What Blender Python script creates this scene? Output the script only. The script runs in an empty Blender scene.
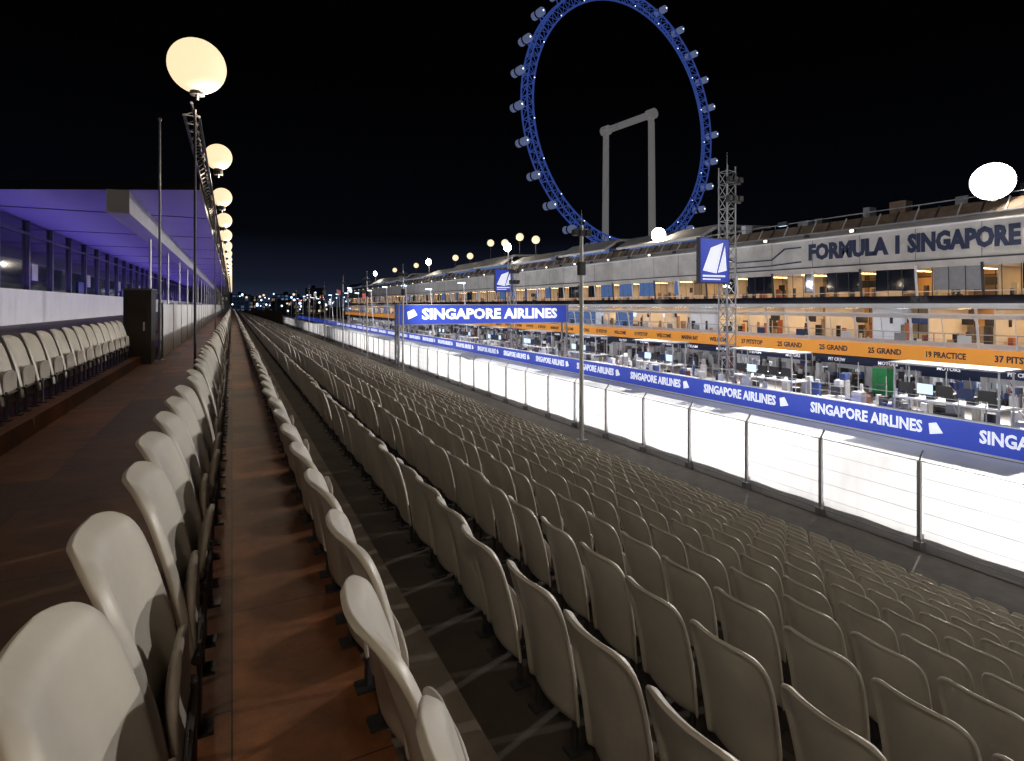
import bpy, math, random
from mathutils import Vector, Matrix
random.seed(7)
S=bpy.context.scene
G=-7.2
# ---------------------------------------------------------------- materials
def mat(name,col,rough=.6,metal=0,em=None,es=0,noise=0,nscale=4,col2=None,spec=.5,bump=0,samp=False):
    m=bpy.data.materials.new(name); m.use_nodes=True
    if es and not samp: m.cycles.emission_sampling='NONE'
    nt=m.node_tree; b=nt.nodes['Principled BSDF']
    b.inputs['Base Color'].default_value=(*col,1); b.inputs['Roughness'].default_value=rough
    b.inputs['Metallic'].default_value=metal
    b.inputs['Specular IOR Level'].default_value=spec
    if em: b.inputs['Emission Color'].default_value=(*em,1); b.inputs['Emission Strength'].default_value=es
    if noise>0 or bump>0:
        n=nt.nodes.new('ShaderNodeTexNoise')
        n.inputs['Scale'].default_value=nscale; n.inputs['Detail'].default_value=6; n.inputs['Roughness'].default_value=.65
        g=nt.nodes.new('ShaderNodeNewGeometry')
        nt.links.new(g.outputs['Position'],n.inputs['Vector'])
        r=nt.nodes.new('ShaderNodeValToRGB')
        r.color_ramp.elements[0].position=.32; r.color_ramp.elements[1].position=.68
        c2=col2 or tuple(c*(1-noise) for c in col)
        r.color_ramp.elements[0].color=(*c2,1); r.color_ramp.elements[1].color=(*col,1)
        nt.links.new(n.outputs['Fac'],r.inputs['Fac']); nt.links.new(r.outputs['Color'],b.inputs['Base Color'])
        if bump>0:
            bp=nt.nodes.new('ShaderNodeBump'); bp.inputs['Strength'].default_value=bump; bp.inputs['Distance'].default_value=.02
            nt.links.new(n.outputs['Fac'],bp.inputs['Height']); nt.links.new(bp.outputs['Normal'],b.inputs['Normal'])
    return m
def island_mat(name,cols,rough=.5,es=0):
    m=bpy.data.materials.new(name); m.use_nodes=True
    nt=m.node_tree; b=nt.nodes['Principled BSDF']; b.inputs['Roughness'].default_value=rough
    g=nt.nodes.new('ShaderNodeNewGeometry'); r=nt.nodes.new('ShaderNodeValToRGB'); r.color_ramp.interpolation='CONSTANT'
    cr=r.color_ramp
    while len(cr.elements)<len(cols): cr.elements.new(.5)
    for i,c in enumerate(cols):
        cr.elements[i].position=i/len(cols); cr.elements[i].color=(*c,1)
    nt.links.new(g.outputs['Random Per Island'],r.inputs['Fac']); nt.links.new(r.outputs['Color'],b.inputs['Base Color'])
    if es>0:
        m.cycles.emission_sampling='NONE'
        nt.links.new(r.outputs['Color'],b.inputs['Emission Color']); b.inputs['Emission Strength'].default_value=es
    return m
def brick_mat(name,axes,c1,c2,mortar,bw,bh,bias=0,em=0,ms=.05,offset=0.0,rough=.6):
    m=bpy.data.materials.new(name); m.use_nodes=True
    nt=m.node_tree; b=nt.nodes['Principled BSDF']; b.inputs['Roughness'].default_value=rough
    g=nt.nodes.new('ShaderNodeNewGeometry'); s=nt.nodes.new('ShaderNodeSeparateXYZ'); c=nt.nodes.new('ShaderNodeCombineXYZ')
    nt.links.new(g.outputs['Position'],s.inputs[0])
    nt.links.new(s.outputs[axes[0]],c.inputs[0]); nt.links.new(s.outputs[axes[1]],c.inputs[1])
    t=nt.nodes.new('ShaderNodeTexBrick'); t.offset=offset
    t.inputs['Color1'].default_value=(*c1,1); t.inputs['Color2'].default_value=(*c2,1); t.inputs['Mortar'].default_value=(*mortar,1)
    t.inputs['Scale'].default_value=1; t.inputs['Mortar Size'].default_value=ms; t.inputs['Bias'].default_value=bias
    t.inputs['Brick Width'].default_value=bw; t.inputs['Row Height'].default_value=bh
    nt.links.new(c.outputs[0],t.inputs['Vector']); nt.links.new(t.outputs['Color'],b.inputs['Base Color'])
    if em>0:
        m.cycles.emission_sampling='NONE'
        nt.links.new(t.outputs['Color'],b.inputs['Emission Color']); b.inputs['Emission Strength'].default_value=em
    return m

M=dict(
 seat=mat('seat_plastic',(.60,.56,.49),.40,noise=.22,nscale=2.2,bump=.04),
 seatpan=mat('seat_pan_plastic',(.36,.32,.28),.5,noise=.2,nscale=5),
 steel=mat('galvanised_steel',(.50,.50,.52),.45,.5,noise=.2,nscale=6),
 darksteel=mat('dark_steel',(.06,.06,.065),.5,.5),
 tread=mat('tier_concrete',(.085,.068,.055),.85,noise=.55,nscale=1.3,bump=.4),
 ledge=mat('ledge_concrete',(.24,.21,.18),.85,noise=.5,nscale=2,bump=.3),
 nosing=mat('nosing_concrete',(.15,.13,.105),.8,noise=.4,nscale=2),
 ground=mat('ground_asphalt',(.06,.06,.06),.9,noise=.3,nscale=.4),
 track=mat('track_concrete',(.76,.77,.80),.5,noise=.1,nscale=.35),
 pit=mat('pit_lane_concrete',(.50,.50,.52),.5,noise=.3,nscale=.6),
 white=mat('white_paint',(.80,.80,.82),.45,noise=.12,nscale=1.2),
 polepaint=mat('pole_paint',(.62,.62,.60),.45,noise=.2,nscale=1.5),
 offwhite=mat('fascia_panel',(.62,.59,.56),.5,noise=.32,nscale=.6),
 grey=mat('grey_metal',(.33,.33,.35),.45,.3,noise=.2,nscale=2),
 black=mat('black_paint',(.02,.02,.022),.4),
 brown=mat('roof_brown',(.22,.15,.10),.7,noise=.5,nscale=1.5),
 cabinet=mat('cabinet_wood',(.05,.03,.02),.6,noise=.4,nscale=3),
 blue=mat('banner_blue_glow',(.025,.05,.36),.45,em=(.03,.06,.40),es=.6,noise=.2,nscale=.5),  # self-glow added to the blue so the banner reads brighter
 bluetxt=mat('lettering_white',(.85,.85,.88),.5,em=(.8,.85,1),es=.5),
 navy=mat('navy_panel',(.015,.03,.10),.5),
 blueglass=mat('blue_lit_glazing',(.02,.04,.09),.15,em=(.12,.22,.5),es=.5,noise=.8,nscale=.9),
 orange=mat('orange_board',(.75,.30,.035),.5,em=(.85,.33,.05),es=.45,noise=.15,nscale=1),
 darktxt=mat('lettering_dark',(.02,.03,.075),.5),
 soffit=mat('soffit_panel',(.42,.38,.62),.5,noise=.12,nscale=.5),
 beam=mat('beam_paint',(.55,.55,.56),.5,noise=.15,nscale=1),
 glass=mat('dark_glazing',(.012,.014,.022),.06,spec=.9),
 frame=mat('window_frame',(.16,.16,.18),.4,.6),
 warm=mat('warm_light_strip',(1,.8,.5),.5,em=(1,.62,.27),es=48,samp=True),
 cool=mat('cool_light_strip',(1,1,1),.5,em=(.9,.94,1),es=30,samp=True),
 monitor=mat('monitor_screen',(.1,.1,.1),.3,em=(.6,.78,1),es=1.3),
 globe=mat('globe_diffuser',(.5,.42,.35),.5,em=(1,.78,.48),es=1.1),
 flood=mat('floodlight_lens',(1,1,1),.3,em=(1,.95,.85),es=30),
 spotl=mat('roof_light_lens',(1,1,1),.3,em=(1,.85,.6),es=5),
 led=mat('led_point',(1,1,1),.3,em=(.55,.72,1),es=4),
 wheel=mat('wheel_blue_glow_steel',(.06,.10,.35),.4,.2,em=(.055,.11,.46),es=.42,noise=.6,nscale=.12),  # LED lighting of the rim put into the steel as blue self-glow
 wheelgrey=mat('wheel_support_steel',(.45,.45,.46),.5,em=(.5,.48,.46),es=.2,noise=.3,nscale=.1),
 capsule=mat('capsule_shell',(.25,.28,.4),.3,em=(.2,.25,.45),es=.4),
 flag=mat('flag_cloth',(.6,.1,.1),.8),
)
def scrim_mat():
    m=bpy.data.materials.new('white_scrim_fabric'); m.use_nodes=True; nt=m.node_tree
    for n in list(nt.nodes):
        if n.type=='BSDF_PRINCIPLED': nt.nodes.remove(n)
    out=[n for n in nt.nodes if n.type=='OUTPUT_MATERIAL'][0]
    d=nt.nodes.new('ShaderNodeBsdfDiffuse'); t=nt.nodes.new('ShaderNodeBsdfTranslucent'); x=nt.nodes.new('ShaderNodeMixShader'); x.inputs[0].default_value=.78
    g=nt.nodes.new('ShaderNodeNewGeometry'); mp=nt.nodes.new('ShaderNodeMapping'); mp.inputs['Scale'].default_value=(1,1.0,.3)
    n=nt.nodes.new('ShaderNodeTexNoise'); n.inputs['Scale'].default_value=1.6; n.inputs['Detail'].default_value=4; n.inputs['Roughness'].default_value=.5
    nt.links.new(g.outputs['Position'],mp.inputs['Vector']); nt.links.new(mp.outputs[0],n.inputs['Vector'])
    r=nt.nodes.new('ShaderNodeValToRGB'); r.color_ramp.elements[0].position=.28; r.color_ramp.elements[1].position=.6
    r.color_ramp.elements[0].color=(.78,.79,.82,1); r.color_ramp.elements[1].color=(.92,.92,.94,1)
    nt.links.new(n.outputs['Fac'],r.inputs['Fac'])
    nt.links.new(r.outputs['Color'],d.inputs['Color']); nt.links.new(r.outputs['Color'],t.inputs['Color'])
    nt.links.new(d.outputs[0],x.inputs[1]); nt.links.new(t.outputs[0],x.inputs[2]); nt.links.new(x.outputs[0],out.inputs['Surface'])
    return m
M['scrim']=scrim_mat()
def floor_mat():
    m=bpy.data.materials.new('walkway_boards'); m.use_nodes=True; nt=m.node_tree; b=nt.nodes['Principled BSDF']
    g=nt.nodes.new('ShaderNodeNewGeometry'); s=nt.nodes.new('ShaderNodeSeparateXYZ'); c=nt.nodes.new('ShaderNodeCombineXYZ')
    nt.links.new(g.outputs['Position'],s.inputs[0]); nt.links.new(s.outputs[1],c.inputs[0]); nt.links.new(s.outputs[0],c.inputs[1])
    t=nt.nodes.new('ShaderNodeTexBrick'); t.offset=.37
    t.inputs['Color1'].default_value=(.34,.125,.042,1); t.inputs['Color2'].default_value=(.09,.052,.032,1); t.inputs['Mortar'].default_value=(.03,.018,.012,1)
    t.inputs['Scale'].default_value=1; t.inputs['Mortar Size'].default_value=.003; t.inputs['Brick Width'].default_value=1.22; t.inputs['Row Height'].default_value=1.3
    nt.links.new(c.outputs[0],t.inputs['Vector'])
    n=nt.nodes.new('ShaderNodeTexNoise'); n.inputs['Scale'].default_value=2.2; n.inputs['Detail'].default_value=9; n.inputs['Roughness'].default_value=.75
    nt.links.new(g.outputs['Position'],n.inputs['Vector'])
    r=nt.nodes.new('ShaderNodeValToRGB'); r.color_ramp.elements[0].position=.3; r.color_ramp.elements[1].position=.7
    r.color_ramp.elements[0].color=(.30,.28,.27,1)
    nt.links.new(n.outputs['Fac'],r.inputs['Fac'])
    x=nt.nodes.new('ShaderNodeMix'); x.data_type='RGBA'; x.blend_type='MULTIPLY'; x.inputs[0].default_value=1
    nt.links.new(t.outputs['Color'],x.inputs[6]); nt.links.new(r.outputs['Color'],x.inputs[7]); nt.links.new(x.outputs[2],b.inputs['Base Color'])
    bp=nt.nodes.new('ShaderNodeBump'); bp.inputs['Strength'].default_value=.25; bp.inputs['Distance'].default_value=.02
    nt.links.new(n.outputs['Fac'],bp.inputs['Height']); nt.links.new(bp.outputs['Normal'],b.inputs['Normal'])
    b.inputs['Roughness'].default_value=.6
    return m
M['floor']=floor_mat()
M['clutter']=island_mat('equipment_mixed',[(.7,.7,.72),(.08,.08,.09),(.35,.36,.38),(.8,.8,.8),(.05,.09,.3),(.2,.2,.22),(.6,.6,.6),(.03,.03,.03),(.75,.76,.8),(.22,.06,.05),(.65,.65,.68),(.45,.42,.38)],.5)
M['lounge']=island_mat('lounge_mixed',[(.03,.03,.03),(.5,.3,.12),(.7,.6,.45),(.06,.05,.05),(.25,.2,.15),(.1,.1,.12),(.4,.12,.05),(.02,.02,.02)],.6)
M['backwarm']=brick_mat('lounge_back_wall',(1,2),(.68,.42,.18),(.11,.07,.05),(.03,.03,.03),1.5,2.6,0,ms=.05)
M['backcool']=brick_mat('garage_back_wall',(1,2),(.78,.80,.82),(.20,.24,.30),(.05,.05,.06),1.5,1.9,-.3,ms=.06)
M['city']=brick_mat('city_windows',(0,2),(.004,.004,.006),(.9,.72,.45),(.003,.003,.004),2.6,3.2,-.55,em=.6,ms=.6)
M['cityb']=brick_mat('city_windows_blue',(0,2),(.004,.006,.012),(.35,.55,.9),(.008,.014,.03),3,3,-.45,em=.7,ms=.6)
M['leaf']=mat('foliage',(.045,.07,.03),.9,noise=.6,nscale=.6)

# ---------------------------------------------------------------- mesh builder
class MB:
    def __init__(s): s.v=[];s.f=[];s.m=[];s.ms=[];s.sm=[]
    def mi(s,k):
        if k not in s.ms: s.ms.append(k)
        return s.ms.index(k)
    def add(s,vs,fs,k,smooth=False):
        o=len(s.v); s.v+= [tuple(v) for v in vs]; i=s.mi(k)
        for f in fs: s.f.append([o+a for a in f]); s.m.append(i); s.sm.append(smooth)
    def box(s,x0,x1,y0,y1,z0,z1,k):
        if x0>x1:x0,x1=x1,x0
        if y0>y1:y0,y1=y1,y0
        if z0>z1:z0,z1=z1,z0
        s.add([(x0,y0,z0),(x1,y0,z0),(x1,y1,z0),(x0,y1,z0),(x0,y0,z1),(x1,y0,z1),(x1,y1,z1),(x0,y1,z1)],
          [(0,3,2,1),(4,5,6,7),(0,1,5,4),(1,2,6,5),(2,3,7,6),(3,0,4,7)],k)
    def down(s,x0,x1,y0,y1,z,k): s.add([(x0,y0,z),(x0,y1,z),(x1,y1,z),(x1,y0,z)],[(0,1,2,3)],k)
    def beam(s,p,q,r,k,n=6,r2=None):
        p=Vector(p);q=Vector(q);d=(q-p)
        if d.length<1e-6:return
        d.normalize(); u=d.orthogonal().normalized()
        if abs(d.z)<.99: u=d.cross(Vector((0,0,1))).normalized()
        w=d.cross(u); r2=r if r2 is None else r2
        vs=[]
        for c,rr in((p,r),(q,r2)):
            for i in range(n):
                a=2*math.pi*(i+.5)/n; vs.append(c+u*math.cos(a)*rr+w*math.sin(a)*rr)
        fs=[(i,(i+1)%n,n+(i+1)%n,n+i) for i in range(n)]+[tuple(range(n))[::-1],tuple(range(n,2*n))]
        s.add(vs,fs,k,False)
    def sphere(s,c,r,k,nu=16,nv=10,sc=(1,1,1)):
        vs=[];fs=[]
        for j in range(nv+1):
            t=math.pi*j/nv
            for i in range(nu):
                a=2*math.pi*i/nu; vs.append((c[0]+r*sc[0]*math.sin(t)*math.cos(a),c[1]+r*sc[1]*math.sin(t)*math.sin(a),c[2]+r*sc[2]*math.cos(t)))
        for j in range(nv):
            for i in range(nu): fs.append((j*nu+i,(j+1)*nu+i,(j+1)*nu+(i+1)%nu,j*nu+(i+1)%nu))
        s.add(vs,fs,k,True)
    def prof(s,pts,y0,y1,k,closed=True):
        n=len(pts); vs=[(x,y0,z) for x,z in pts]+[(x,y1,z) for x,z in pts]
        fs=[(i,(i+1)%n,n+(i+1)%n,n+i) for i in range(n if closed else n-1)]
        if closed: fs+=[tuple(range(n))[::-1],tuple(range(n,2*n))]
        s.add(vs,fs,k)
    def obj(s,name,parent=None):
        me=bpy.data.meshes.new(name); me.from_pydata(s.v,[],s.f); 
        for k in s.ms: me.materials.append(M[k])
        me.polygons.foreach_set('material_index',s.m); me.polygons.foreach_set('use_smooth',s.sm); me.update()
        o=bpy.data.objects.new(name,me); S.collection.objects.link(o)
        if parent: o.parent=parent
        return o
RX=Matrix(((0,0,-1),(-1,0,0),(0,1,0)))   # text facing -X
RY=Matrix(((1,0,0),(0,0,-1),(0,1,0)))    # text facing -Y
def text(name,body,loc,R,w,h,k,parent=None,bold=.03,ext=.01):
    c=bpy.data.curves.new(name,'FONT'); c.body=body; c.size=1; c.align_x='CENTER'; c.align_y='CENTER'; c.offset=bold; c.extrude=ext; c.resolution_u=2
    c.materials.append(M[k]); o=bpy.data.objects.new(name,c); S.collection.objects.link(o)
    bpy.context.view_layer.update(); d=o.dimensions
    sx=w/max(d.x,.01); sy=h/max(d.y,.01)
    o.matrix_world=Matrix.Translation(loc)@R.to_4x4()@Matrix.Diagonal((sx,sy,1,1))
    if parent: o.parent=parent
    return o
def light(name,typ,loc,energy,col,parent=None,target=None,**kw):
    l=bpy.data.lights.new(name,typ); l.energy=energy; l.color=col
    for a,b in kw.items(): setattr(l,a,b)
    o=bpy.data.objects.new(name,l); o.location=loc; S.collection.objects.link(o)
    if target is not None: o.rotation_euler=(Vector(target)-Vector(loc)).to_track_quat('-Z','Y').to_euler()
    if parent: o.parent=parent
    return o

# ---------------------------------------------------------------- ground, track
b=MB(); b.box(-900,1500,-300,2500,G-1,G,'ground'); b.obj('ground')
b=MB(); b.add([(18.3,-60,G+.004),(32,-60,G+.004),(32,600,G+.004),(18.3,600,G+.004)],[(0,1,2,3)],'track')
b.box(18.62,18.74,-60,600,G+.004,G+.008,'white'); b.box(31.4,31.52,-60,600,G+.004,G+.008,'white')
b.obj('race_track')
b=MB(); b.add([(32.4,-60,G+.004),(50,-60,G+.004),(50,330,G+.004),(32.4,330,G+.004)],[(0,1,2,3)],'pit')
for i in range(70):
    y=-10+i*4.5; b.box(40,46,y,y+.12,G+.004,G+.008,'white')
b.box(39.8,39.92,-20,320,G+.004,G+.008,'white')
b.obj('pit_lane')

# ---------------------------------------------------------------- stand structure
Y0,Y1=-12,190
b=MB()
b.box(-1.9,-.12,Y0,Y1,-1.8,-1.39,'floor')
b.box(-2.9,-1.9,Y0,Y1,-1.8,-1.20,'floor')
b.box(-.12,.52,Y0,Y1,-1.9,-1.58,'floor')
b.box(.52,.98,Y0,Y1,-2.3,-1.86,'ledge')
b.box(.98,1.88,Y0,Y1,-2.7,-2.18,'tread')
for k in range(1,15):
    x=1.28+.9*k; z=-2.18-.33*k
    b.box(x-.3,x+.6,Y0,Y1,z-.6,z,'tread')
b.box(14.5,17.7,Y0,Y1,G,G+.12,'nosing')
b.box(-6.5,14.2,Y1,Y1+.3,G,-1.6,'tread')
b.box(-12,-2.9,Y0,Y1,-1.1,-.66,'ledge')
stand=b.obj('grandstand_terrace')
b=MB()
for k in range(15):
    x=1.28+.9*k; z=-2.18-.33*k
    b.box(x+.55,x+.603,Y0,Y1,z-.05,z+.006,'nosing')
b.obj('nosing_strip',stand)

# seat prototypes
def grid_mesh(name,fn,nu,nv,matk,th,sub=1):
    vs=[];fs=[]
    for j in range(nv+1):
        for i in range(nu+1): vs.append(fn(-1+2*i/nu,j/nv))
    for j in range(nv):
        for i in range(nu):
            a=j*(nu+1)+i; fs.append((a,a+1,a+nu+2,a+nu+1))
    me=bpy.data.meshes.new(name); me.from_pydata(vs,[],fs); me.materials.append(M[matk])
    me.polygons.foreach_set('use_smooth',[True]*len(fs)); me.update()
    o=bpy.data.objects.new(name,me); S.collection.objects.link(o)
    m=o.modifiers.new('s','SOLIDIFY'); m.thickness=th; m.offset=0
    m=o.modifiers.new('u','SUBSURF'); m.levels=sub; m.render_levels=sub
    return o
W=.252
def ss(x): x=max(0,min(1,x)); return x*x*(3-2*x)
def back(a,s):
    a=math.copysign(1-(1-abs(a))**1.6,a)
    v=1-(1-s)**1.9
    wd=W*(.93+.07*min(1,v/.7))
    if v>.76: wd*=max(0.03,(1-((v-.76)/.24)**3.4))**(1/3.4)
    y=wd*a
    e=max(abs(a)**1.5,(v-.72)/.28)
    x=(1-v)*.17+.06*(y/W)**2+ .024*math.sin(v*math.pi)-.036*ss((e-.80)/.2)
    z=.15+.70*v
    return (x,y,z)
def pan_fn(ang,L0=.25):
    def pan(a,s):
        wd=.205
        if s>.6: wd*=max(.03,(1-((s-.6)/.4)**3))**(1/3)
        y=wd*a; L=L0*s; c,d=math.cos(ang),math.sin(ang)
        dep=.025*(1-a*a)*math.sin(math.pi*s)
        return (.20+L*c-dep*d, y, .26+L*d+dep*c)
    return pan
def seat_instancer(name,pts,ang,yaw,tilt):
    me=bpy.data.meshes.new(name); me.from_pydata(pts,[],[]); me.update()
    p=bpy.data.objects.new(name,me); S.collection.objects.link(p); p.instance_type='VERTS'
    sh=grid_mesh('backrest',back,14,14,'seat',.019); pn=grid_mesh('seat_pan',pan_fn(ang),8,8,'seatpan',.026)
    q=MB()
    for y in(-.17,.17):
        q.beam((.21,y,0),(.21,y,.30),.016,'darksteel',6)
        q.box(.16,.26,y-.04,y+.04,0,.012,'darksteel')
    q.beam((.21,-.23,.27),(.21,.23,.27),.016,'darksteel',8)
    br=q.obj('bracket')
    for o in(sh,pn,br): o.parent=p; o.rotation_euler=(0,0,yaw)
    sh.rotation_euler=(0,tilt,yaw)
    return p
P=[[] for _ in range(5)]
def addrow(x,z,ph,y1):
    y=ph-.55*int((ph+3)/.55)
    while y<y1:
        P[random.choices(range(5),[5,3,2,2,2])[0]].append((x+random.uniform(-.01,.01),y+random.uniform(-.012,.012),z)); y+=.55
addrow(-.31,-1.42,1.2,185); addrow(.30,-1.58,1.40,185)
for k in range(13):
    addrow(1.28+.9*k,-2.18-.33*k,1.92+.13*k,185)
y=-1
while y<15.2:
    P[0].append((-2.3,y,-1.20)); y+=.62
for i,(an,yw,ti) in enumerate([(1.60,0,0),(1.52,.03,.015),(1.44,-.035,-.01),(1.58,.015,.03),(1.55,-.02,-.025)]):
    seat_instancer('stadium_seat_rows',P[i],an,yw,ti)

# ---------------------------------------------------------------- suite + canopy (left)
b=MB()
b.box(-6.7,-6.5,14,Y1,-.66,.54,'white')
b.box(-9.4,-9.3,14,Y1,-.66,3,'cabinet')
for i in range(60):
    y=14+i*2.9
    if y>Y1-3: break
    b.box(-6.62,-6.56,y+.06,y+2.84,.56,2.98,'glass')
    b.box(-6.64,-6.46,y-.06,y+.06,.54,3.0,'frame')
    if i%3==1: b.box(-6.55,-6.5,y+.4,y+1.1,.9,1.5,'grey')
    if i%4==2: b.box(-6.55,-6.5,y+1.5,y+2.6,.56,1.1,'navy')
b.box(-6.66,-6.44,14,Y1,2.5,2.56,'frame')
b.box(-9.5,-6.7,14,14.2,-.66,3,'white')
b.box(-2.9,-2.4,17.6,Y1,2.4,2.996,'beam')
pts=[(-.75,16.7),(-9.5,20.9),(-9.5,Y1),(-.75,Y1)]
vs=[(x,y,3.0) for x,y in pts]+[(x,y,3.22) for x,y in pts]
b.add(vs,[(0,3,2,1)],'soffit'); b.add(vs,[(4,5,6,7),(0,1,5,4),(1,2,6,5),(2,3,7,6),(3,0,4,7)],'black')
for i in range(28):
    y=22+i*6.3
    if y<Y1: b.box(-6.5,-.8,y,y+.05,2.975,3.0,'frame')
    if y<Y1: b.beam((-2.65,y+2,-.66),(-2.65,y+2,2.4),.045,'steel',8)
suite=b.obj('hospitality_suite')
light('soffit_uplight','AREA',(-6.2,60,.62),340,(.22,.14,1),suite,(-6.2,60,5),shape='RECTANGLE',size=.12,size_y=84)
light('soffit_uplight','AREA',(-2.2,60,-.55),340,(.22,.14,1),suite,(-2.2,60,5),shape='RECTANGLE',size=.12,size_y=84)
b=MB(); b.box(-1.72,-1.64,17.3,150,-1.39,.02,'white'); 
for i in range(45): b.box(-1.74,-1.62,17.3+i*3,17.38+i*3,-1.39,.06,'steel')
b.obj('parapet_wall')
b=MB(); b.box(-2.25,-1.7,15.6,16.5,-1.39,.35,'black'); b.box(-2.27,-1.68,15.58,16.52,.35,.39,'frame'); b.box(-2.15,-1.8,15.585,15.6,-1.2,.2,'cabinet'); b.box(-1.86,-1.83,15.55,15.58,-.6,-.4,'steel'); b.obj('equipment_cabinet')
b=MB(); b.beam((-1.6,16.3,-1.39),(-1.6,16.3,4.6),.035,'grey',10,.025); b.box(-1.72,-1.48,16.18,16.42,-1.39,-1.36,'steel'); b.sphere((-1.6,16.3,4.6),.05,'grey'); b.obj('flag_pole')

# balloon lamps on an edge truss
b=MB()
for (dx,dz) in((0,0),(-.22,0),(-.11,.22)):
    b.beam((-.5+dx,10.9,3.2+dz),(-.4+dx,Y1,3.2+dz),.025,'darksteel',6)
for i in range(180):
    y=10.9+i*.5; x=-.5+.1*(y-10.9)/180
    a=[(x,y,3.2),(x-.22,y,3.2),(x-.11,y,3.42)]; c=[(x,y+.5,3.2),(x-.22,y+.5,3.2),(x-.11,y+.5,3.42)]
    b.beam(a[0],c[2],.012,'darksteel',4); b.beam(a[1],c[2],.012,'darksteel',4); b.beam(a[0],a[1],.012,'darksteel',4)
for i in range(14):
    y=10.7+i*12.6
    b.beam((-.55,y,-1.39),(-.55,y,3.25),.022,'darksteel',8)
truss=b.obj('lighting_truss')
ys=[-14.5,-8.2,-1.7]+[10.7+6.3*i for i in range(0,28)]
for i,y in enumerate(ys):
    if y>Y1: break
    near=(y==-1.7)  # unseen lamp behind camera, set low and close for stronger light falloff
    x=-.9 if near else (-.52 if y<11 else -.33)
    zc=2.75 if near else 3.98
    r=.44 if y<11 else .34
    b=MB(); b.sphere((x,y,zc),r,'globe',32,20)
    b.beam((x,y,3.42 if y>10 else -1.39),(x,y,zc-.32),.025,'darksteel',8)
    b.beam((x,y,zc-.48),(x,y,zc-.40 if y<11 else zc-.32),.11,'darksteel',12)
    o=b.obj('balloon_lamp')
    if y<80: light('lamp_bulb','POINT',(x+.16,y,zc-.56),130 if near else (90 if y<10 else 72),(1,.80,.58),o,shadow_soft_size=.10)

# ---------------------------------------------------------------- trackside fence + scrim panels
b=MB()
y=-6.0
while y<330:
    b.box(17.80,17.90,y-.05,y+.05,G,-4.5,'steel'); b.beam((17.85,y,-4.5),(18.05,y,-4.25),.03,'steel',4)
    b.box(17.7,17.98,y-.1,y+.1,G,G+.35,'grey')
    n=8; y0=y+.06; y1=y+2.99; vs=[]
    for i in range(n+1):
        t=i/n; yy=y0+(y1-y0)*t; sag=.16*(1-(2*t-1)**2)+random.uniform(0,.02)
        vs+= [(17.96+.02*math.sin(t*9+y),yy,G+.12),(17.96+.02*math.sin(t*7+y),yy,-4.50-sag)]
    b.add(vs,[(2*i,2*i+2,2*i+3,2*i+1) for i in range(n)],'scrim',True)
    y+=3.05
for z,r in((-4.52,.022),(-5.0,.006),(-5.5,.006),(-6.0,.008),(-6.5,.006),(-6.9,.012)): b.beam((17.84,-8,z),(17.84,330,z),r,'steel',4)
b.obj('trackside_fence')
b=MB(); b.prof([(18.06,G),(18.30,G),(18.24,G+.25),(18.22,G+.5),(18.12,G+.5),(18.10,G+.25)],-20,400,'white'); b.obj('concrete_barrier')

for j,(yy,zt) in enumerate([(-9,4.9),(24.5,4.95),(58.6,4.4),(76.4,4.6),(94.7,4.8),(115,4.6),(140,4.8),(170,4.8)]):
    b=MB(); x=16.3
    b.beam((x,yy,G),(x,yy,zt-.8),.13 if j<2 else .11,'polepaint',12,.09); b.beam((x,yy,zt-.8),(x,yy,zt),.04,'grey',8,.02)
    b.box(x-.25,x+.25,yy-.25,yy+.25,G,G+.2,'grey')
    b.beam((x-.45,yy,zt-1.0),(x+.45,yy,zt-1.0),.05,'grey',6)
    for q in(-.4,0,.4): b.box(x+q-.13,x+q+.13,yy-.12,yy+.12,zt-1.35,zt-1.05,'darksteel'); 
    b.box(x-.16,x+.16,yy-.16,yy+.16,zt-3.4,zt-2.7,'darksteel')
    o=b.obj('floodlight_pole')
    light('flood','SPOT',(x+.5,yy,zt-1.1),18000 if j<6 else 20000,(.92,.95,1),o,(40,yy+(10 if j==0 else 6),-4),spot_size=math.radians(125),spot_blend=.6,shadow_soft_size=.12)
for i in range(12):
    y=84+i*11; x=17.2; b=MB(); zt=random.uniform(.6,3.2)
    b.beam((x,y,G),(x+(.5 if i%3==0 else 0),y,zt),.05,'white',6,.03); 
    b.add([(x+.05,y,zt-.1),(x+.7,y+.5,zt-.2),(x+.7,y+.5,zt-1.0),(x+.05,y,zt-.9)],[(0,1,2,3)],'white' if i%2 else 'flag'); b.obj('flag_pole')

# ---------------------------------------------------------------- pit wall with banner
b=MB(); b.box(32.2,32.5,-20,330,G,-5.70,'blue'); b.box(32.17,32.53,-20,330,-5.70,-5.64,'white'); b.box(32.16,32.199,-20,330,G,G+.1,'white')
y=-18
while y<320:
    b.beam((32.36,y,-5.7),(32.36,y,-4.75),.03,'steel',4); y+=3
b.beam((32.36,-18,-4.75),(32.36,320,-4.75),.02,'steel',4); b.beam((32.36,-18,-5.2),(32.36,320,-5.2),.01,'steel',4)
pw=b.obj('pit_wall')
for i in range(22):
    yc=10.9+8.8*i
    text('banner_lettering','SINGAPORE AIRLINES',(32.185,yc,-6.36),RX,6.3,.66,'bluetxt',pw,.03)
    b=MB()
    b.add([(32.19,yc-3.5,-6.65),(32.19,yc-4.1,-6.5),(32.19,yc-3.8,-6.0),(32.19,yc-3.45,-6.1)],[(0,1,2,3)],'bluetxt'); b.obj('banner_emblem',pw)

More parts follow.
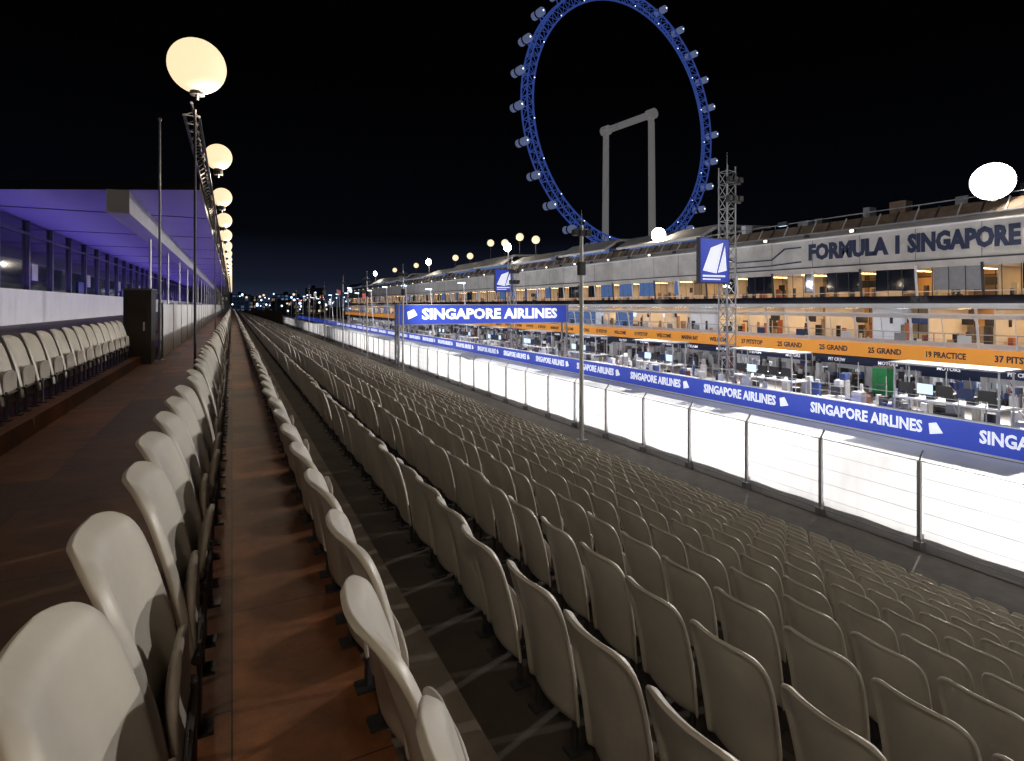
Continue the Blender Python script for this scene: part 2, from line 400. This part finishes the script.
# ---------------------------------------------------------------- gantry
b=MB(); yg=63.6
b.box(17.0,40.2,yg,yg+.5,-2.25,-.02,'blue')
b.box(16.9,40.3,yg-.06,yg+.56,-.02,.08,'grey'); b.box(16.9,40.3,yg-.06,yg+.56,-2.33,-2.25,'grey')
for x in(17.2,40.0):
    for yy in(yg+.1,yg+1.3): b.beam((x,yy,G),(x,yy,0),.14,'grey',8)
    for z in range(-7,0): b.beam((x,yg+.1,z),(x,yg+1.3,z+1),.04,'grey',4)
for i in range(12): b.beam((17.2+i*1.95,yg+.5,-.1),(17.2+i*1.95,yg+1.3,-.1),.05,'grey',4)
b.beam((17.2,yg+1.3,-.1),(40,yg+1.3,-.1),.07,'grey',6); b.beam((17.2,yg+1.3,-2.2),(40,yg+1.3,-2.2),.07,'grey',6)
ga=b.obj('overhead_gantry')
text('gantry_lettering','SINGAPORE AIRLINES',(29.2,yg-.02,-1.13),RY,18.5,1.35,'bluetxt',ga,.04)
b=MB(); b.add([(18.3,yg-.02,-1.7),(19.4,yg-.02,-1.2),(19.0,yg-.02,-.5),(18.2,yg-.02,-.8)],[(0,1,2,3)],'bluetxt'); b.obj('gantry_emblem',ga)

# ---------------------------------------------------------------- pit building
BY0,BY1,BAY=3.5,280,4.5
b=MB()
b.box(58,60,BY0,BY1,G,7,'grey')
b.box(57.8,57.99,BY0,BY1,G,-5.3,'backcool')
b.box(50.2,58,BY0,BY1,-5.3,-4.9,'white')
b.box(49.8,50.2,BY0,BY1,-5.35,-4.62,'navy')
b.box(49.3,49.5,BY0,BY1,-4.52,-3.3,'orange')
b.box(49.5,58,BY0,BY1,-3.5,-3.2,'white')
b.box(57.7,57.99,BY0,BY1,-3.2,-.3,'backwarm')
b.box(48.9,58,BY0,BY1,-.28,.12,'white')
b.box(57.6,57.99,BY0,BY1,.12,3.0,'backwarm')
b.box(50,58,BY0,BY1,3.0,3.3,'white')
b.prof([(49.1,-1.05),(48.1,-.75),(48.1,-.65),(49.1,-.9)],BY0,BY1,'white')
b.prof([(49.4,-3.2),(49.1,-2.9),(49.1,-2.85),(49.45,-3.1)],BY0,BY1,'white')
b.prof([(49.9,3.0),(49.6,3.5),(49.6,6.3),(50.3,6.9),(58,7.1),(58,3.3),(50.0,3.3)],BY0,BY1,'offwhite')
b.box(49.5,49.595,BY0,BY1,3.5,3.62,'darksteel')
b.box(49.35,49.595,BY0,BY1,6.2,6.32,'white')
b.prof([(49.5,6.9),(50.1,7.75),(56,8.0),(56,7.15),(50.3,6.95)],BY0,BY1,'brown')
for i in range(int((BY1-BY0)/1.5)):
    y=BY0+i*1.5; b.beam((49.42,y,6.85),(50.08,y,7.85),.06,'offwhite' if i%2 else 'darksteel',4)
    if i%3==0 and y>30: 
        b.box(49.25,49.5,y+.3,y+.7,6.45,6.7,'darksteel'); b.box(49.2,49.25,y+.33,y+.67,6.48,6.67,'spotl' if i%6==0 else 'darksteel')
    if random.random()<.45: b.box(51,52,y,y+random.uniform(.5,1.4),7.7,8.0+random.uniform(.2,.9),random.choice(['grey','darksteel','brown','white']))
b.beam((50.1,BY0,8.15),(50.1,BY1,8.15),.05,'grey',4)
b.beam((49.45,BY0,6.8),(49.45,BY1,6.8),.07,'grey',6)
nb=int((BY1-BY0)/BAY)
for i in range(nb+1):
    y=BY0+i*BAY
    b.box(49.9,50.4,y-.22,y+.22,G,-5.35,'white')
    b.box(53,53.3,y-.1,y+.1,G,-5.3,'white')
    b.box(49.582,49.6,y-.015,y+.015,3.62,6.2,'darksteel')
    b.beam((49.2,y,-3.2),(48.7,y,-.28),.09,'white',6); b.beam((49.9,y,.12),(49.6,y,3.2),.1,'white' if i%2 else 'darksteel',6)
    b.beam((49.2,y+BAY*.5,-3.2),(48.8,y+BAY*.5,-.9),.04,'white',6)
    b.beam((49.2,y,-1.6),(48.15,y,-.75),.04,'white',4)
    b.box(51.5,57.6,y-.05,y+.05,-3.2,-.3,'white'); 
    b.box(52,57.6,y-.05,y+.05,.12,3.0,'offwhite')
    b.beam((50.1,y,7.7),(50.1,y,8.15),.04,'grey',4)
    for q in(.25,.5,.75): b.beam((49.87,y+BAY*q,.12),(49.75,y+BAY*q,3.0),.03,'darksteel',4)
    far=y>52
    b.box(50.0,50.05,y+.2,y+BAY*random.choice([.25,.5,.75]),1.2,2.98,random.choice(['blueglass','blueglass','glass','white'] if far else ['backwarm','glass','glass','grey','white']))
    if far and random.random()<.6: b.box(50.0,50.05,y+.3,y+BAY-.3,-3.0,-.9,'blueglass')
    b.beam((49.2,y+BAY/2,-3.2),(49.2,y+BAY/2,-2.2),.03,'steel',4)
    b.down(51.5,57,y+1.0,y+1.14,-5.303,'cool'); b.down(51.5,57,y+3.2,y+3.34,-5.303,'cool')
    b.down(51,57,y+2.1,y+2.24,-.303,'warm' if i%5 else 'cool')
    b.down(51,57,y+2.1,y+2.24,2.997,'warm')
    b.box(50.0,50.15,y+.25,y+BAY-.25,-5.75,-5.36,random.choice(['white','navy','grey','white']))
    b.box(49.0,49.04,y+.4,y+1.3,-2.9,-2.3,random.choice(['navy','white','grey','glass']))
b.beam((49.2,BY0,-2.2),(49.2,BY1,-2.2),.035,'steel',6); b.beam((49.2,BY0,-2.65),(49.2,BY1,-2.65),.015,'steel',4)
b.box(49.86,49.9,BY0,BY1,1.05,1.12,'white')
b.box(49.7,49.9,BY0,BY1,.12,.75,'glass')
yy=48
while yy<BY1-14:
    L=14+random.uniform(-2,3); h=random.uniform(0,1.0)
    b.prof([(48.2,7.9+h*.4),(51,9.2+h),(60,9.6+h),(60,9.3+h),(51,8.8+h),(48.4,7.6+h*.4)],yy,yy+L,'offwhite')
    for q in(.5,L*.5,L-.5): b.beam((50.5,yy+q,7.6),(50.5,yy+q,8.9+h),.08,'darksteel',6)
    b.box(49.8,49.9,yy+1,yy+L-1,7.75,8.3,'blueglass')
    yy+=L+random.uniform(1,4)
pb=b.obj('pit_building')
text('facade_lettering','FORMULA 1',(49.57,31.2,4.95),RX,8.2,1.6,'darktxt',pb,.055,.02)
text('facade_lettering','SINGAPORE',(49.57,22.9,4.95),RX,7.4,1.6,'darktxt',pb,.055,.02)
text('facade_lettering','GRAND PRIX',(49.57,13.5,4.95),RX,8,1.6,'darktxt',pb,.055,.02)
b=MB()
for (p,q) in [((36.2,5.6),(38,5.6)),((38,5.6),(39.5,4.6)),((39.5,4.6),(44,4.6)),((44,4.6),(45.5,5.3)),((45.5,5.3),(50,5.3)),((36.2,4.2),(40,4.0)),((40,4.0),(47,4.0))]:
    b.beam((49.58,p[0],p[1]),(49.58,q[0],q[1]),.09,'darktxt',4)
b.obj('facade_graphic',pb)
for i in range(26):
    y=BY0+BAY*(i+.5)
    text('sponsor_lettering',random.choice(['25 GRAND','37 PITSTOP','WELCOME','19 PRACTICE','STARTING','MARINA BAY']),(49.28,y,-3.92),RX,2.7,.5,'darktxt',pb,.03)
    text('team_lettering',random.choice(['RACING','TEAM','MOTORS','PIT CREW']),(49.78,y,-5.0),RX,1.6,.3,'bluetxt',pb,.02)
b=MB()
for i in range(1100):
    y=random.uniform(BY0,200); lvl=random.choice([-3.2,.12]); x=random.uniform(50.6,57)
    w=random.uniform(.1,.5); h=random.uniform(.5,1.8) if random.random()<.7 else random.uniform(.3,.9)
    b.box(x,x+w,y,y+random.uniform(.12,.5),lvl,lvl+h,'lounge')
for i in range(130):
    y=random.uniform(BY0,200); lvl=random.choice([-3.2,.12]); x=random.uniform(52,57)
    b.box(x,x+.06,y,y+1.1,lvl+1.5,lvl+2.15,random.choice(['monitor','black','black','navy','black']))
b.obj('lounge_furniture')
b=MB()
def wheelstack(x,y,n):
    for k in range(n): b.beam((x,y,G+.01+.36*k),(x,y,G+.34+.36*k),.33,'black',12)
for i in range(1700):
    y=random.uniform(BY0,170); x=random.choice([random.uniform(33.5,38),random.uniform(46,56.5),random.uniform(47,56.5)])
    h=random.choice([.5,.9,1.1,1.4,1.9])*random.uniform(.8,1.1)
    w=random.uniform(.15,.6); l=random.uniform(.15,.8)
    b.box(x,x+w,y,y+l,G+.12,G+h,'clutter')
    b.box(x+.05,x+w-.05,y+.05,y+l-.05,G+.006,G+.12,'black')
    if random.random()<.5: b.box(x+.04,x+w-.05,y+.04,y+l*.6,G+h,G+h+random.uniform(.1,.5),'clutter')
    if random.random()<.25: b.beam((x,y,G+h),(x+w,y+l,G+h+random.uniform(.2,.9)),.025,'clutter',4)
for i in range(110): wheelstack(random.choice([random.uniform(46.5,49),random.uniform(34,37)]),random.uniform(8,150),random.choice([2,3,4]))
for i in range(180):
    y=random.uniform(8,180); x=random.uniform(34,48); b.beam((x,y,G),(x,y,G+random.uniform(2,3.2)),.04,'steel',4)
b.obj('pit_equipment')
for i in range(9):
    y=14+i*11.5; b=MB()
    b.box(34,35.6,y,y+5,-5.3,-5.2,'white'); b.box(33.8,35.8,y-.2,y+5.2,-3.35,-3.25,'grey')
    for xx in(34.05,35.5):
        for q in(.05,4.95): b.beam((xx,y+q,G),(xx,y+q,-3.3),.05,'steel',6)
    for q in range(5): b.box(34.1,34.18,y+.2+q*.95,y+.95+q*.95,-4.9,-4.35,random.choice(['black','monitor','navy','black'])); b.box(34.5,34.9,y+.3+q*.95,y+.7+q*.95,-5.2,-4.8,'black')
    b.obj('timing_stand')
b=MB(); M['green']=mat('green_paint',(.04,.42,.13),.5,noise=.3,nscale=3)
b.box(45,46.0,25.6,26.7,G+.2,-4.9,'green'); b.box(44.96,46.04,25.56,26.74,-4.9,-4.8,'grey')
for q in(25.8,26.5): b.beam((45.1,q,G+.1),(45.1,q+.1,G+.1),.1,'black',10); b.beam((45.9,q,G+.1),(45.9,q+.1,G+.1),.1,'black',10)
b.box(44.96,45,25.8,26.5,-6.2,-6.1,'grey'); b.obj('utility_cart')

# ---------------------------------------------------------------- lattice tower with screen
def tower(x,y,zt,w=.45):
    b=MB(); z=G
    c=[(x-w,y-w),(x+w,y-w),(x+w,y+w),(x-w,y+w)]
    for p in c: b.beam((*p,G),(*p,zt),.06,'grey',6)
    while z<zt-1:
        for j in range(4):
            p=c[j];q=c[(j+1)%4]; b.beam((*p,z),(*q,z+1),.03,'grey',4); b.beam((*p,z+1),(*q,z+1),.03,'grey',4)
        z+=1
    b.beam((x,y,zt),(x,y,zt+1.2),.03,'grey',4)
    for zz in(zt-1.5,zt-3): 
        b.box(x-.8,x+.8,y-.7,y-.55,zz,zz+.15,'darksteel')
        for q in(-.6,0,.6): b.box(x+q-.18,x+q+.18,y-.95,y-.6,zz+.15,zz+.55,'darksteel')
    return b
b=tower(36,32.9,11.2); tw=b.obj('lattice_tower')
def screen(x,y,z0,z1,w):
    b=MB(); b.box(x-w/2-.1,x+w/2+.1,y,y+.35,z0-.1,z1+.1,'darksteel'); b.box(x-w/2,x+w/2,y-.03,y-.001,z0,z1,'blue')
    a=x-w/2; h=z1-z0
    b.add([(a+.2,y-.04,z0+.9),(a+w*.55,y-.04,z0+.7),(a+w*.8,y-.04,z1-.25),(a+w*.35,y-.04,z1-.7)],[(0,1,2,3)],'bluetxt')
    b.add([(a+w*.6,y-.04,z0+.75),(a+w*.92,y-.04,z0+.95),(a+w*.86,y-.04,z1-.5)],[(0,1,2)],'bluetxt')
    b.box(a+.2,a+w-.4,y-.04,y-.031,z0+.42,z0+.56,'bluetxt'); b.box(a+.2,a+w-.9,y-.04,y-.031,z0+.18,z0+.28,'bluetxt')
    b.beam((x+w/2,y+.2,(z0+z1)/2),(x+w/2+1,y+.6,(z0+z1)/2),.06,'grey'); b.beam((x-w/2,y+.2,z1),(x+w/2+.9,y+.6,z1+.8),.04,'grey')
    return b.obj('video_screen')
screen(34.1,32.4,1.8,5.2,3.0)
b=tower(36,72,6); b.obj('lattice_tower'); screen(34.5,71.6,2,5.0,2.6)

def flood(x,y,z,r,e):
    b=MB(); b.beam((x+.2,y,7.5),(x+.2,y,z),.12,'grey',8)
    d=Vector((-.85,-.5,-.15)).normalized(); c=Vector((x,y,z))
    b.beam(c-d*.5,c,r*.5,'darksteel',20,r); b.beam(c,c+d*.06,r*.96,'flood',24); 
    b.beam(c+d*.05,c+d*.16,r*.85,'flood',24,r*.6)
    o=b.obj('roof_floodlight')
    light('flood','SPOT',tuple(c+d*.6),e,(1,.96,.9),o,(29,y-3,-7),spot_size=math.radians(76),spot_blend=.6,shadow_soft_size=.3)
    # back-light spilling over the roof behind the head
    light('spill','POINT',tuple(c+d*.5+Vector((0,0,.2))),900,(1,.88,.7),o,shadow_soft_size=.3)
flood(49.0,20.6,8.9,1.35,52000); flood(49.0,55.9,9.0,.95,44000); flood(49.0,100,11.5,.9,42000); flood(49.0,150,12,.9,42000); flood(49.0,215,12,.9,42000)
flood(49.0,-6,9,1.2,52000)
for y in (38,76): 
    b=MB(); b.box(49.2,49.5,y-.5,y+.5,7.9,8.3,'darksteel'); b.down(49.1,49.5,y-.45,y+.45,7.89,'monitor'); o=b.obj('roof_floodlight'); light('flood','SPOT',(49.0,y,7.8),46000,(1,.96,.9),o,(28,y-2,-7),spot_size=math.radians(76),spot_blend=.6,shadow_soft_size=.2)
for (y,z) in[(131.6,11.8),(122,11.5),(110.3,13.4),(103.2,12.7),(96.6,13.2),(90.2,12.0),(165,12),(190,12)]:
    b=MB(); b.sphere((50,y,z),.75,'globe',20,12); b.beam((50,y,7.5),(50,y,z-.7),.06,'darksteel'); b.obj('balloon_lamp')

for i in range(16):
    for x in(34.5,):
        y=85+i*17; b=MB(); zt=random.uniform(2.5,4.5)
        b.beam((x,y,G),(x-.8,y,zt),.1,'white',8,.06); b.box(x-1.9,x-.5,y-.2,y+.2,zt,zt+.18,'grey'); b.box(x-1.85,x-.6,y-.23,y-.2,zt-.05,zt+.12,'led'); b.box(x-1.8,x-.6,y-.18,y+.18,zt-.05,zt,'led')
        b.obj('street_lamp')

# ---------------------------------------------------------------- observation wheel
C=Vector((208,264,107)); az=math.radians(82)
wd=Vector((math.sin(az),math.cos(az),0)); ax=Vector((-math.cos(az),math.sin(az),0)); UP=Vector((0,0,1))
b=MB()
N=84
def wp(a,r,o): return tuple(C+wd*(r*math.cos(a))+UP*(r*math.sin(a))+ax*o)
for i in range(N):
    a=2*math.pi*i/N; a2=2*math.pi*(i+1)/N; am=(a+a2)/2
    for r,o in((75,-2.6),(75,2.6)): b.beam(wp(a,r,o),wp(a2,r,o),.48,'wheel',6)
    b.beam(wp(a,69.4,0),wp(a2,69.4,0),.55,'wheel',6)
    for o in(-2.6,2.6): b.beam(wp(a,75,o),wp(am,69.4,0),.2,'wheel',4); b.beam(wp(am,69.4,0),wp(a2,75,o),.2,'wheel',4)
    b.beam(wp(a,75,-2.6),wp(a,75,2.6),.28,'wheel',4); b.beam(wp(a,75,-2.6),wp(a2,75,2.6),.18,'wheel',4)
    if i%4==0: b.sphere(wp(a,70,-1.2),.28,'led',6,4)
for i in range(28):
    a=2*math.pi*(i+.35)/28
    p=Vector(wp(a,79.7,0))
    b.beam(p-ax*3.6,p+ax*3.6,2.1,'capsule',12); b.beam(p-ax*4.5,p-ax*3.6,1.2,'capsule',10,2.1); b.beam(p+ax*3.6,p+ax*4.5,2.1,'darksteel',10,1.2)
    b.beam(p-ax*.4,p+ax*.4,2.4,'darksteel',12); b.sphere(p-ax*4.4,.45,'led',6,4)
    b.beam(wp(a,75,-2),tuple(p),.35,'wheel',4); b.beam(wp(a,75,2),tuple(p),.35,'wheel',4)
    b.beam(wp(a,70.5,0),wp(a+.02,2,6),.05,'darksteel',3)
H=18
b.beam(C-ax*H,C+ax*H,2.0,'wheelgrey',14)
for s in(-1,1):
    h=C+ax*(H*s)
    b.beam(h-ax*2.5,h+ax*2.5,2.9,'wheelgrey',14)
    f=h+ax*(1.0*s); b.beam(h,(f.x,f.y,G),1.8,'wheelgrey',12,2.2)
    q=C+ax*(70*s)+wd*14; b.beam(h,(q.x,q.y,G),.25,'darksteel',4)
b.box(C.x-30,C.x+30,C.y-34,C.y+34,G,8,'grey')
b.obj('observation_wheel')

# ---------------------------------------------------------------- distance
for i in range(34):
    x=random.uniform(-30,260); y=random.uniform(420,760); w=random.uniform(12,34); h=random.uniform(6,22) if x>40 else random.uniform(6,16)
    b=MB(); b.box(x,x+w,y,y+20,G,G+h,random.choice(['city','cityb'])); b.box(x-.3,x+w+.3,y-.3,y+20,G+h,G+h+.8,'black'); b.box(x+w*.3,x+w*.5,y+4,y+9,G+h+.8,G+h+3,'black'); b.obj('office_building')
b=MB()
for i in range(80):
    x=random.uniform(0,150); y=random.uniform(330,415); z=random.uniform(-4,7)
    b.beam((x,y,G),(x,y,z),.12,'grey',4); b.sphere((x,y,z),random.uniform(.3,.8),'led' if random.random()<.7 else 'globe',8,6)
b.obj('distant_street_lights')
def foliage(name,cl,n,s):
    b=MB()
    for (cx,cy,cz,r) in cl:
        b.beam((cx,cy,G),(cx,cy,cz),.35,'brown',6,.15)
        for i in range(n):
            d=Vector((random.gauss(0,1),random.gauss(0,1),random.gauss(0,.7))).normalized()*r*random.uniform(.45,1.05)
            p=Vector((cx,cy,cz))+d; u=Vector((random.gauss(0,1),random.gauss(0,1),random.gauss(0,1))).normalized()*s; w=u.orthogonal().normalized()*s*.6
            b.add([p-u,p+w,p+u,p-w],[(0,1,2,3)],'leaf')
    return b.obj(name)
foliage('tree_line',[(random.uniform(64,160),random.uniform(120,330),random.uniform(2,7),random.uniform(5,8)) for _ in range(40)],220,.9)

# ---------------------------------------------------------------- world
w=bpy.data.worlds.new("World"); S.world=w; w.use_nodes=True; nt=w.node_tree; bg=nt.nodes['Background']
tc=nt.nodes.new('ShaderNodeTexCoord'); sp=nt.nodes.new('ShaderNodeSeparateXYZ'); nt.links.new(tc.outputs['Generated'],sp.inputs[0])
r=nt.nodes.new('ShaderNodeValToRGB'); e=r.color_ramp.elements
e[0].position=0; e[0].color=(.018,.026,.050,1); e[1].position=.36; e[1].color=(.0004,.0004,.0006,1)
q=e.new(.04); q.color=(.008,.0105,.021,1); q=e.new(.12); q.color=(.0014,.0017,.0030,1)
nt.links.new(sp.outputs[2],r.inputs['Fac']); nt.links.new(r.outputs['Color'],bg.inputs['Color']); bg.inputs['Strength'].default_value=1.0

# ---------------------------------------------------------------- camera
cd=bpy.data.cameras.new('camera'); cam=bpy.data.objects.new('camera',cd); S.collection.objects.link(cam)
cd.sensor_width=36; cd.lens=560/1024*36; cd.shift_y=-75.5/1024; cd.clip_start=.05; cd.clip_end=5000
cam.location=(0,0,0); cam.rotation_euler=(math.radians(90),0,-math.atan(.5))
S.camera=cam
S.view_settings.view_transform='Standard'; S.view_settings.look='None'; S.view_settings.exposure=0
